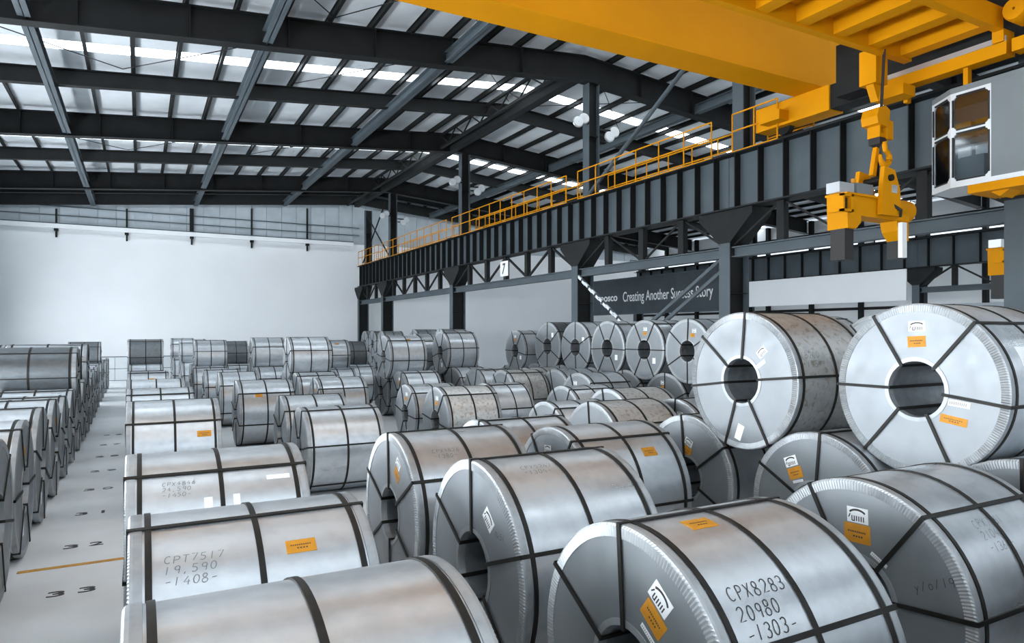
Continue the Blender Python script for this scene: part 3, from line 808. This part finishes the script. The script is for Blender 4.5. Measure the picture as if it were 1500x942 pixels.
for rk, lst in FLOOR.items():
    for i, (x, y, r, l) in enumerate(lst):
        lab = LABEL.get((rk, i)) or 'steel coil on the floor, %s from the front, %s' % (ORD[i], ROWNAME[rk])
        COILS[(rk, i)] = coil(x, y, r + .002, r, l, lab, 'steel coils on the floor', KIND.get((rk, i), 'steel'), ANG.get((rk, i)), near=y < 9.2)
cnt = {}
for (rk, i, r, x, l) in UPPER:
    a, b = FLOOR[rk][i], FLOOR[rk][i+1]
    y, z = rest(a[1], a[2], b[1], b[2], r + .012)
    n = cnt.get(rk, 0); cnt[rk] = n + 1
    key = ('U', rk, i)
    lab = LABEL.get(key) or 'steel coil stacked on top, %s from the front, %s' % (ORD[n], ROWNAME[rk])
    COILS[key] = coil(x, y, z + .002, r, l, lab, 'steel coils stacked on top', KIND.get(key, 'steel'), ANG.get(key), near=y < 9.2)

# unseen coils added beside and behind the camera, carrying on the rows and blocking light
OUTSIDE = [(x, y) for y in (1.22, -.6, -2.4, -4.2) for x in (-.05, 6.9)] + [(2.46, y) for y in (.72, -1.1, -2.9)] + [(4.8, y) for y in (1.2, -.6, -2.4, -4.2)] + [(-2.62, y) for y in (7.0, 5.15, 3.3, 1.45, -.4, -2.25)]
WHERE = {-.05: 'row right of the aisle', 2.46: 'second row right of aisle', 6.9: 'fourth row right of aisle', 4.8: 'third row right of aisle', -2.62: 'row left of the aisle'}
nout = {}
for (x, y) in OUTSIDE:
    k = nout.get(x, 0); nout[x] = k + 1
    coil(x, y, .862, .86, 1.32, 'steel coil outside the view, %s before the nearest visible one, %s' % (ORD[k], WHERE[x]), 'coils outside the view')

# writing and tags on the coils one can read
def bm(key, x, phi):
    l = (FLOOR[key[0]][key[1]][3] if key[0] != 'U' else [u[4] for u in UPPER if u[0] == key[1] and u[1] == key[2]][0])
    return barrel_map(x * L0 / l, phi)
c = COILS
writing(c['C', 0], bm(('C', 0), .395, 49.5), ['CPX8283', '20980', '-1303-'], .071, .0055)
orange_label(c['C', 0], bm(('C', 0), .44, 8), .2, .12)
white_tag(c['C', 0], face_map(.72, 28, -38)); orange_label(c['C', 0], face_map(.56, 29, -38), .19, .12); strip_tag(c['C', 0], face_map(.43, 31, -35))
writing(c['B', 1], bm(('B', 1), .34, 40), ['CPT7517', '19,590', '-1408-'], .052, .0045, 'pencil')
orange_label(c['B', 1], bm(('B', 1), .95, 37), .17, .1)
writing(c['B', 2], bm(('B', 2), .40, 42), ['CPX4846', '24,590', '-1450-'], .040, .004, 'pencil')
paper(c['B', 2], bm(('B', 2), .62, 55), .06, .16); paper(c['B', 2], bm(('B', 2), .85, 56), .05, .2); paper(c['B', 2], bm(('B', 2), 1.22, 40), .18, .05)
orange_label(c['B', 3], bm(('B', 3), 1.08, 64), .2, .1)
white_tag(c['C', 1], face_map(.62, 32, -42)); writing(c['C', 1], face_map(.70, 52, 0), ['Mk51'], .045, .004, 'ink')
paper(c['C', 1], face_map(.55, 163, 30), .09, .2)
writing(c['C', 1], bm(('C', 1), .45, 20), ['CPX5247', '-1304-'], .05, .004, 'pencil')
orange_label(c['C', 2], face_map(.60, 27, -40), .16, .1); white_tag(c['C', 2], face_map(.74, 25, -40), .13, .09); paper(c['C', 2], face_map(.75, 165, 25), .08, .2)
writing(c['C', 2], bm(('C', 2), .45, 36), ['CPX4826', '-1380-'], .05, .004, 'pencil')
white_tag(c['D', 0], face_map(.70, 1, 2)); orange_label(c['D', 0], face_map(.54, 1, 2), .21, .14); writing(c['D', 0], face_map(.74, 66, 25), ['y/o/19'], .06, .004, 'ink')
strip_tag(c['D', 0], face_map(.42, 30, -30)); writing(c['D', 0], bm(('D', 0), .62, 50), ['CPX7661', '21040', '-1360-'], .06, .004, 'pencil')
orange_label(c['D', 1], bm(('D', 1), .97, 47), .18, .12); white_tag(c['D', 1], face_map(.69, -10, 4), .15, .1)
white_tag(c['E', 1], face_map(.68, -33, 22)); orange_label(c['E', 1], face_map(.52, -35, 22), .19, .13); strip_tag(c['E', 1], face_map(.41, -38, 20))
white_tag(c['E', 2], face_map(.58, 6, -25), .15, .1); orange_label(c['E', 2], face_map(.43, 4, -25), .15, .12)
white_tag(c['U', 'E', 0], face_map(.74, 1, 2), .17, .1); orange_label(c['U', 'E', 0], face_map(.56, 1, 3), .18, .11); orange_label(c['U', 'E', 0], face_map(.53, 127, -8), .25, .08); strip_tag(c['U', 'E', 0], face_map(.50, 105, -6), .2, .06)
writing(c['U', 'E', 0], bm(('U', 'E', 0), .55, 46), ['CPX2671', '10410', '-1754-'], .06, .004, 'pencil')
paper(c['U', 'E', 0], bm(('U', 'E', 0), .40, 66), .2, .2)
white_tag(c['U', 'E', 1], face_map(.58, 42, 40), .15, .1); paper(c['U', 'E', 1], face_map(.76, -178, -20), .1, .2); strip_tag(c['U', 'E', 1], face_map(.45, 55, 35), .16, .05)
writing(c['U', 'E', 1], bm(('U', 'E', 1), .32, 70), ['18200', '-1754-'], .075, .005, 'pencil')
orange_label(c['C', 5], bm(('C', 5), .46, 54), .17, .1)
for key, p, q in [(('A', 0), .6, 12), (('A', 1), .6, 10)]:
    pass
for key, kk in [(('E', 0), 20), (('G', 5), -8), (('G', 7), 10), (('U', 'G', 5), 5), (('U', 'G', 4), 25), (('U', 'G', 9), 0), (('J', 0), -12), (('F', 0), 15), (('E', 5), 10), (('E', 6), 12), (('E', 7), 8), (('D', 3), 8)]:
    orange_label(c[key], face_map(.55, kk, 0), .16, .1); white_tag(c[key], face_map(.70, kk, 0), .15, .1)
for key, kk in [(('U', 'G', 6), 120), (('U', 'G', 7), 60), (('U', 'G', 5), 125), (('U', 'G', 8), 40), (('U', 'G', 9), 120), (('E', 5), 165), (('E', 6), 165), (('U', 'E', 7), 165), (('U', 'F', 6), 160)]:
    paper(c[key], face_map(.62, kk, 0), .13, .16)
for key, x, ph in [(('U', 'E', 7), .7, 35), (('U', 'E', 9), .85, 40), (('B', 5), .85, 45), (('B', 4), .8, 60), (('B', 6), .6, 40)]:
    orange_label(c[key], bm(key, x, ph), .18, .08)
# right-hand end labels of the coils left of the aisle
def rface_map(rad, phi, l):
    cy, cz = -rad*R0*math.sin(math.radians(phi)), rad*R0*math.cos(math.radians(phi))
    def f(u, v, h): return (L0 + .004 + h, cy + u, cz + v)
    return f
for k in (0, 1, 3, 8): orange_label(c['A', k], rface_map(.55, 8, 1), .16, .12)
for k in (1, 2, 4, 6): paper(c['A', k], rface_map(.6, 160, 1), .1, .18)

# ------------------------------------------------------------------ overhead crane
cr = thing('overhead_crane', (8, 8, 8.07), 'big yellow overhead travelling crane spanning the top right of the hall', 'crane')
for ya, yb in ((10.4, 11.1), (4.4, 5.1)):
    g = part(MB().box((XL + .6, ya, 8.54), (15.2, yb, 9.95)), 'box_girder', 'yellow', cr)
    gg = MB().box((XL + .6, ya - .08, 9.95), (15.2, yb + .08, 9.98)).box((XL + .6, ya - .04, 8.50), (15.2, yb + .04, 8.54))
    shifted(gg, cr.location).build('flange_plate', 'yellow', g)
part(MB().box((13.83, 4.0, 7.95), (14.23, 10.2, 8.50)), 'end_carriage', 'dark', cr)  # same carriage in dark paint: its shade is put into the colour
part(MB().box((13.78, 10.2, 7.92), (14.28, 12.3, 8.50)), 'end_carriage', 'yellow', cr)
part(MB().box((13.45, 11.3, 7.98), (13.78, 11.9, 8.22)), 'travel_motor', 'yellow', cr)
part(MB().box((13.88, 12.3, 8.0), (14.18, 12.5, 8.2)), 'buffer', 'black', cr)
for y in (4.7, 11.6):
    m = MB().lathe_x([(13.95, .02), (13.95, .20), (14.11, .20), (14.11, .02)], 20); m.v = [(a, b + y, c_ + 7.93) for a, b, c_ in m.v]
    part(m, 'wheel', 'dark', cr)
part(MB().box((13.34, 5.2, 7.98), (13.80, 9.7, 9.1)), 'shade_filler', 'dark', cr)  # added dark box filling a spot that only lies in shade
# service platform seen from below
for x in (7.9, 8.87, 9.84, 10.8, 11.78, 12.74):
    part(MB().box((x - .14, 6.37, 8.07), (x + .14, 7.80, 8.36)), 'cross_beam', 'yellow', cr)
part(MB().box((3.0, 7.80, 8.03), (12.95, 7.95, 8.40)), 'edge_beam', 'yellow', cr)
part(MB().box((3.0, 6.22, 8.03), (12.95, 6.37, 8.40)), 'edge_beam', 'yellow', cr)
part(MB().box((3.0, 6.37, 8.36), (12.88, 7.80, 8.39)), 'deck_plate', 'yellow', cr)
for x in (9.3, 11.3, 12.3):
    part(MB().box((x - .3, 7.955, 8.12), (x + .3, 7.97, 8.22)), 'slot', 'black', cr)
for x in (4.5, 8.3, 12.2):
    part(MB().box((x - .1, 5.1, 8.40), (x + .1, 6.22, 8.60)), 'hanger_arm', 'yellow', cr)
part(MB().box((12.1, 7.96, 7.55), (12.45, 8.3, 8.2)).prism([(12.15, 7.55), (12.4, 7.55), (12.3, 7.25)], 'y', 8.05, 8.2), 'rope_guide', 'yellow', cr)
# beam that carries the cab
part(MB().box((13.0, 6.2, 7.62), (13.28, 8.62, 7.84)), 'cab_beam', 'yellow', cr)
part(MB().box((12.98, 6.2, 7.84), (13.02, 8.3, 7.93)), 'conduit', 'silver', cr)
part(MB().box((13.0, 5.0, 7.62), (13.28, 6.12, 7.84)), 'cab_beam', 'yellow', cr)
part(MB().box((12.95, 6.22, 7.84), (13.3, 6.4, 8.05)), 'beam_hanger', 'yellow', cr)
part(MB().box((12.95, 5.2, 7.84), (13.3, 5.4, 8.05)), 'beam_hanger', 'yellow', cr)
m = MB().lathe_x([(12.7, .02), (12.7, .17), (12.76, .19), (13.2, .19), (13.24, .12), (13.3, .1), (13.3, .02)], 20)
m.v = [(a, b + 5.95, c_ + 8.22) for a, b, c_ in m.v]
part(m, 'drive_motor', 'yellow', cr)
part(MB().tube([(13.0, 5.9, 8.1), (13.1, 5.8, 7.9), (13.0, 5.7, 7.7)], .05, 8), 'cable', 'black', cr)
for y in (5.7, 6.9, 8.0):
    part(MB().box((13.08, y - .04, 7.32), (13.2, y + .04, 7.62)), 'hanger_lug', 'yellow', cr)
part(MB().box((12.6, 7.75, 7.35), (12.98, 8.35, 7.55)), 'lamp_box', 'yellow', cr)

# ------------------------------------------------------------------ operator cab
cb = thing('crane_cab', (13.2, 6.2, 5.45), 'grey and white crane operator cab with rounded dark windows', 'cab')
CZ0, CZ1 = 5.47, 7.14
fp = [(12.84, 7.03), (13.18, 7.55), (13.8, 7.55), (13.8, 4.6), (12.84, 4.6)]
part(MB().prism(fp, 'z', CZ1, CZ1 + .10), 'roof', 'cabgrey', cb)
part(MB().prism(fp, 'z', CZ0 - .02, CZ0 + .06), 'floor_plate', 'cabwhite', cb)
part(MB().box((12.84, 4.6, CZ0 + .06), (12.88, 6.36, CZ1)), 'side_panel', 'cabgrey', cb)
part(MB().box((13.76, 4.6, CZ0 + .06), (13.8, 7.55, CZ1)), 'back_panel', 'cabgrey', cb)
part(MB().box((12.88, 4.6, CZ0 + .06), (13.76, 4.64, CZ1)), 'end_panel', 'cabgrey', cb)
def plane_frame(p, q, holes, th, name, root, m):
    """vertical panel from p to q (plan points) with rounded window holes (s0,s1,z0,z1)"""
    p, q = Vector((*p, 0)), Vector((*q, 0)); d = (q - p); L = d.length; d.normalize(); n = Vector((d.y, -d.x, 0)) * th
    def W(s, z, k): v = p + d * s + n * k; return (v.x, v.y, z)
    mb = MB()
    zs = sorted({CZ0 + .06, CZ1} | {h[2] for h in holes} | {h[3] for h in holes})
    def slab(s0, s1, z0, z1):
        b = len(mb.v); mb.v += [W(s, z, k) for k in (0, 1) for s, z in ((s0, z0), (s1, z0), (s1, z1), (s0, z1))]
        for f in ((0,1,2,3),(7,6,5,4),(0,4,5,1),(1,5,6,2),(2,6,7,3),(3,7,4,0)): mb.f.append(tuple(b+i for i in f)); mb.sm.append(False)
    s0 = min(h[0] for h in holes); s1 = max(h[1] for h in holes)
    slab(0, s0, CZ0 + .06, CZ1); slab(s1, L, CZ0 + .06, CZ1)
    prev = CZ0 + .06
    for h in sorted(holes, key=lambda h: h[2]): slab(s0, s1, prev, h[2]); prev = h[3]
    slab(s0, s1, prev, CZ1)
    for h in holes:  # rounded corners
        r = .07
        for (cs, cz, sx, sz) in ((h[0], h[2], 1, 1), (h[1], h[2], -1, 1), (h[1], h[3], -1, -1), (h[0], h[3], 1, -1)):
            pts = [(cs, cz)] + [(cs + sx*(r - r*math.sin(a)), cz + sz*(r - r*math.cos(a))) for a in [PI/2*i/5 for i in range(6)]]
            b = len(mb.v); k = len(pts)
            mb.v += [W(s, z, 0) for s, z in pts] + [W(s, z, 1) for s, z in pts]
            mb.f.append(tuple(b+i for i in range(k))); mb.f.append(tuple(b+k+i for i in reversed(range(k)))); mb.sm += [False, False]
            for i in range(k):
                j = (i+1) % k; mb.f.append((b+i, b+k+i, b+k+j, b+j)); mb.sm.append(False)
    part(mb, name, m, root)
    for h in holes:
        g = MB(); g.v = [W(h[0], h[2], .5), W(h[1], h[2], .5), W(h[1], h[3], .5), W(h[0], h[3], .5), W(h[0], h[2], .7), W(h[1], h[2], .7), W(h[1], h[3], .7), W(h[0], h[3], .7)]
        g.f = [(0,1,2,3),(7,6,5,4),(0,4,5,1),(1,5,6,2),(2,6,7,3),(3,7,4,0)]; g.sm = [False]*6
        part(g, 'window_pane', 'glass', root)
        f = MB(); t = .022
        def bar(a0, a1, b0, b1):
            b = len(f.v); f.v += [W(s, z, k) for k in (-.2, .3) for s, z in ((a0, b0), (a1, b0), (a1, b1), (a0, b1))]
            for q4 in ((0,1,2,3),(7,6,5,4),(0,4,5,1),(1,5,6,2),(2,6,7,3),(3,7,4,0)): f.f.append(tuple(b+i for i in q4)); f.sm.append(False)
        bar(h[0]-t, h[0]+.004, h[2]+.05, h[3]-.05); bar(h[1]-.004, h[1]+t, h[2]+.05, h[3]-.05); bar(h[0]+.05, h[1]-.05, h[2]-t, h[2]+.004); bar(h[0]+.05, h[1]-.05, h[3]-.004, h[3]+t)
        part(f, 'window_seal', 'black', root)
plane_frame((12.84, 7.03), (12.84, 6.36), [(.05, .63, 6.48, 7.07), (.05, .63, 5.58, 6.40)], -.04, 'window_frame', cb, 'cabwhite')
plane_frame((13.18, 7.55), (12.84, 7.03), [(.05, .58, 6.48, 7.07), (.05, .58, 5.58, 6.40)], -.04, 'window_frame', cb, 'cabwhite')
part(MB().box((13.18, 7.51, CZ0 + .06), (13.76, 7.55, CZ1)), 'far_panel', 'dark', cb)
part(MB().box((12.86, 4.6, 5.30), (13.78, 6.75, CZ0 - .02)), 'step_platform', 'yellow', cb)
part(MB().prism([(6.15, 5.30), (6.45, 5.30), (6.3, 5.2)], 'x', 13.0, 13.4), 'step_bracket', 'yellow', cb)
part(MB().box((13.2, 6.05, 5.95), (13.65, 6.5, 6.05)).box((13.58, 6.05, 6.05), (13.66, 6.5, 6.62)), 'seat', 'orange', cb)
part(MB().box((13.35, 6.2, CZ0 + .06), (13.5, 6.35, 5.95)), 'seat_post', 'black', cb)
part(MB().box((13.0, 6.55, CZ0 + .06), (13.35, 6.95, 6.0)), 'control_desk', 'cabgrey', cb)
for y in (6.52, 6.82):
    part(MB().box((13.1, y, 6.02), (13.13, y + .22, 6.22)), 'monitor', 'tagwhite', cb)
part(MB().tube([(12.9, 6.4, 6.16), (12.9, 7.0, 6.16)], .012, 6), 'grab_rail', 'silver', cb)
part(MB().box((13.45, 7.0, 6.5), (13.7, 7.3, 6.75)).box((13.45, 6.7, 6.5), (13.7, 6.92, 6.75)), 'orange_stand_in', 'orange', cb)  # boxes added to stand in for the crane's orange showing in the windows
part(MB().tube([(12.9, 5.3, CZ1 + .1), (12.9, 5.3, CZ1 + .3), (13.05, 5.3, CZ1 + .45)], .025, 8), 'cable', 'black', cb)
part(MB().box((13.1, 5.66, CZ1 + .1), (13.18, 5.74, 7.3)).box((13.1, 6.86, CZ1 + .1), (13.18, 6.94, 7.3)), 'hanger', 'slate', cb)

# ------------------------------------------------------------------ hook block and lifting tongs
def hook_block(dx, dy, dz, label, ztop):
    x, y = 11.92 + dx, 7.78 + dy
    t = thing('hook_block', (x, y, 5.75 + dz), label, 'hook', 'crane hook blocks')
    Z = lambda z: z + dz
    part(MB().prism([(x-.27, Z(6.62)), (x+.05, Z(6.58)), (x+.08, Z(6.90)), (x-.05, Z(6.96)), (x-.25, Z(6.90)), (x-.3, Z(6.75))], 'y', y-.16, y+.16), 'sheave_housing', 'yellow', t)
    part(MB().box((x-.17, y-.12, Z(6.40)), (x-.13, y+.12, Z(6.63))).box((x+.02, y-.14, Z(6.38)), (x+.2, y+.14, Z(6.72))).box((x-.13, y-.1, Z(6.40)), (x+.02, y+.1, Z(6.48))), 'yoke', 'yellow', t)
    part(MB().box((x-.15, y-.11, Z(6.28)), (x+.05, y+.11, Z(6.40))), 'bearing', 'black', t)
    pts = [(x-.04, y-.12, Z(6.32))] + [(x-.02 + .13*math.sin(a), y-.12, Z(6.03) + .13*math.cos(a)) for a in [PI*.05*i for i in range(1, 34)]]
    part(MB().tube(pts, [.045]*8 + [.055]*16 + [.05 - .003*i for i in range(10)], 10), 'hook', 'yellow', t)
    part(MB().prism([(x-.22, Z(5.72)), (x-.12, Z(5.70)), (x-.02, Z(6.22)), (x-.1, Z(6.24))], 'y', y-.02, y+.06), 'shackle_plate', 'yellow', t)
    for k, (ox, oy) in enumerate(((.0, -.08), (.1, .0), (.19, .08))):
        part(MB().tube([(x-.05+ox, y+oy, Z(6.80)), (x+.05+ox, y+oy, ztop)], .014, 6), 'wire_rope', 'black', t)
    return t
hook_block(0, 0, 0, 'yellow hook block on wire ropes above the coil tong', 8.03)

def tong(dx, dy, dz, label):
    x, y = 11.7 + dx, 7.78 + dy
    t = thing('coil_tong', (x, y, 4.2 + dz), label, 'lifting tong', 'coil lifting tongs')
    def B(a, b): return MB().box((a[0]+dx, a[1]+dy, a[2]+dz), (b[0]+dx, b[1]+dy, b[2]+dz))
    part(B((10.75, 7.60, 4.90), (12.55, 7.96, 5.24)), 'cross_beam', 'yellow', t)
    part(B((10.70, 7.56, 5.24), (12.0, 8.0, 5.28)), 'beam_flange', 'yellow', t)
    mb = MB().prism([(11.55+dx, 4.95+dz), (12.15+dx, 4.95+dz), (12.1+dx, 5.45+dz), (11.95+dx, 5.78+dz), (11.65+dx, 5.82+dz), (11.58+dx, 5.4+dz)], 'y', 7.50+dy, 7.58+dy)
    mb.prism([(11.55+dx, 4.95+dz), (12.15+dx, 4.95+dz), (12.1+dx, 5.45+dz), (11.95+dx, 5.78+dz), (11.65+dx, 5.82+dz), (11.58+dx, 5.4+dz)], 'y', 7.98+dy, 8.06+dy)
    part(mb, 'lug_plate', 'yellow', t)
    part(MB().tube([(11.8+dx, 7.45+dy, 5.62+dz), (11.8+dx, 8.1+dy, 5.62+dz)], .06, 12), 'lug_pin', 'dark', t)
    part(B((11.85, 7.485, 5.36), (12.0, 7.499, 5.50)), 'maker_plate', 'silver', t)
    m = MB().lathe_x([(12.2, .02), (12.2, .21), (12.72, .21), (12.76, .17), (12.76, .02)], 20); m.v = [(a+dx, b+7.78+dy, c_+5.12+dz) for a, b, c_ in m.v]
    part(m, 'gear_drum', 'yellow', t)
    part(MB().prism([(10.72+dx, 5.24+dz), (11.12+dx, 5.24+dz), (11.10+dx, 4.78+dz), (10.96+dx, 4.66+dz), (10.74+dx, 4.66+dz)], 'y', 7.58+dy, 7.98+dy), 'arm', 'yellow', t)
    part(B((10.74, 7.64, 4.12), (10.98, 7.92, 4.66)), 'gripper_leg', 'black', t)
    part(MB().prism([(12.18+dx, 4.9+dz), (12.56+dx, 4.9+dz), (12.56+dx, 4.55+dz), (12.40+dx, 4.55+dz), (12.24+dx, 4.72+dz)], 'y', 7.62+dy, 7.94+dy), 'arm', 'yellow', t)
    part(B((12.34, 7.66, 4.22), (12.54, 7.90, 4.55)), 'gripper_leg', 'black', t)
    part(B((12.20, 7.52, 4.22), (12.34, 7.60, 4.86)), 'guide_plate', 'tagwhite', t)
    # lamp bracket on the left end and electric boxes on top
    mb = B((10.48, 7.48, 4.92), (10.52, 7.76, 5.22)).box((10.48+dx, 7.48+dy, 5.18+dz), (10.76+dx, 7.56+dy, 5.22+dz)).box((10.48+dx, 7.48+dy, 4.92+dz), (10.76+dx, 7.56+dy, 4.96+dz)).box((10.70+dx, 7.48+dy, 4.92+dz), (10.76+dx, 7.56+dy, 5.22+dz))
    part(mb, 'lamp_guard', 'yellow', t)
    part(B((10.53, 7.56, 4.97), (10.69, 7.72, 5.17)), 'work_lamp', 'black', t)
    part(B((11.05, 7.62, 5.28), (11.5, 7.92, 5.48)), 'terminal_box', 'cabgrey', t)
    part(B((10.6, 7.64, 5.28), (11.0, 7.9, 5.46)), 'terminal_box', 'silver', t)
    part(MB().tube([(11.06+dx, 7.7+dy, 5.48+dz), (11.06+dx, 7.7+dy, 5.56+dz)], .04, 8), 'beacon', 'orange', t)
    part(MB().tube([(11.9+dx, 7.55+dy, 5.18+dz), (12.05+dx, 7.45+dy, 5.05+dz), (12.1+dx, 7.5+dy, 4.95+dz)], .03, 8), 'hose', 'black', t)
    return t
tong(0, 0, 0, 'yellow coil lifting tong hanging from the hook in the middle')
tong(6.45, .6, -.5, 'second yellow lifting tong half hidden by the right edge column')
hook_block(6.45, .6, -.5, 'second yellow hook block hidden beyond the right edge column', 10.5)
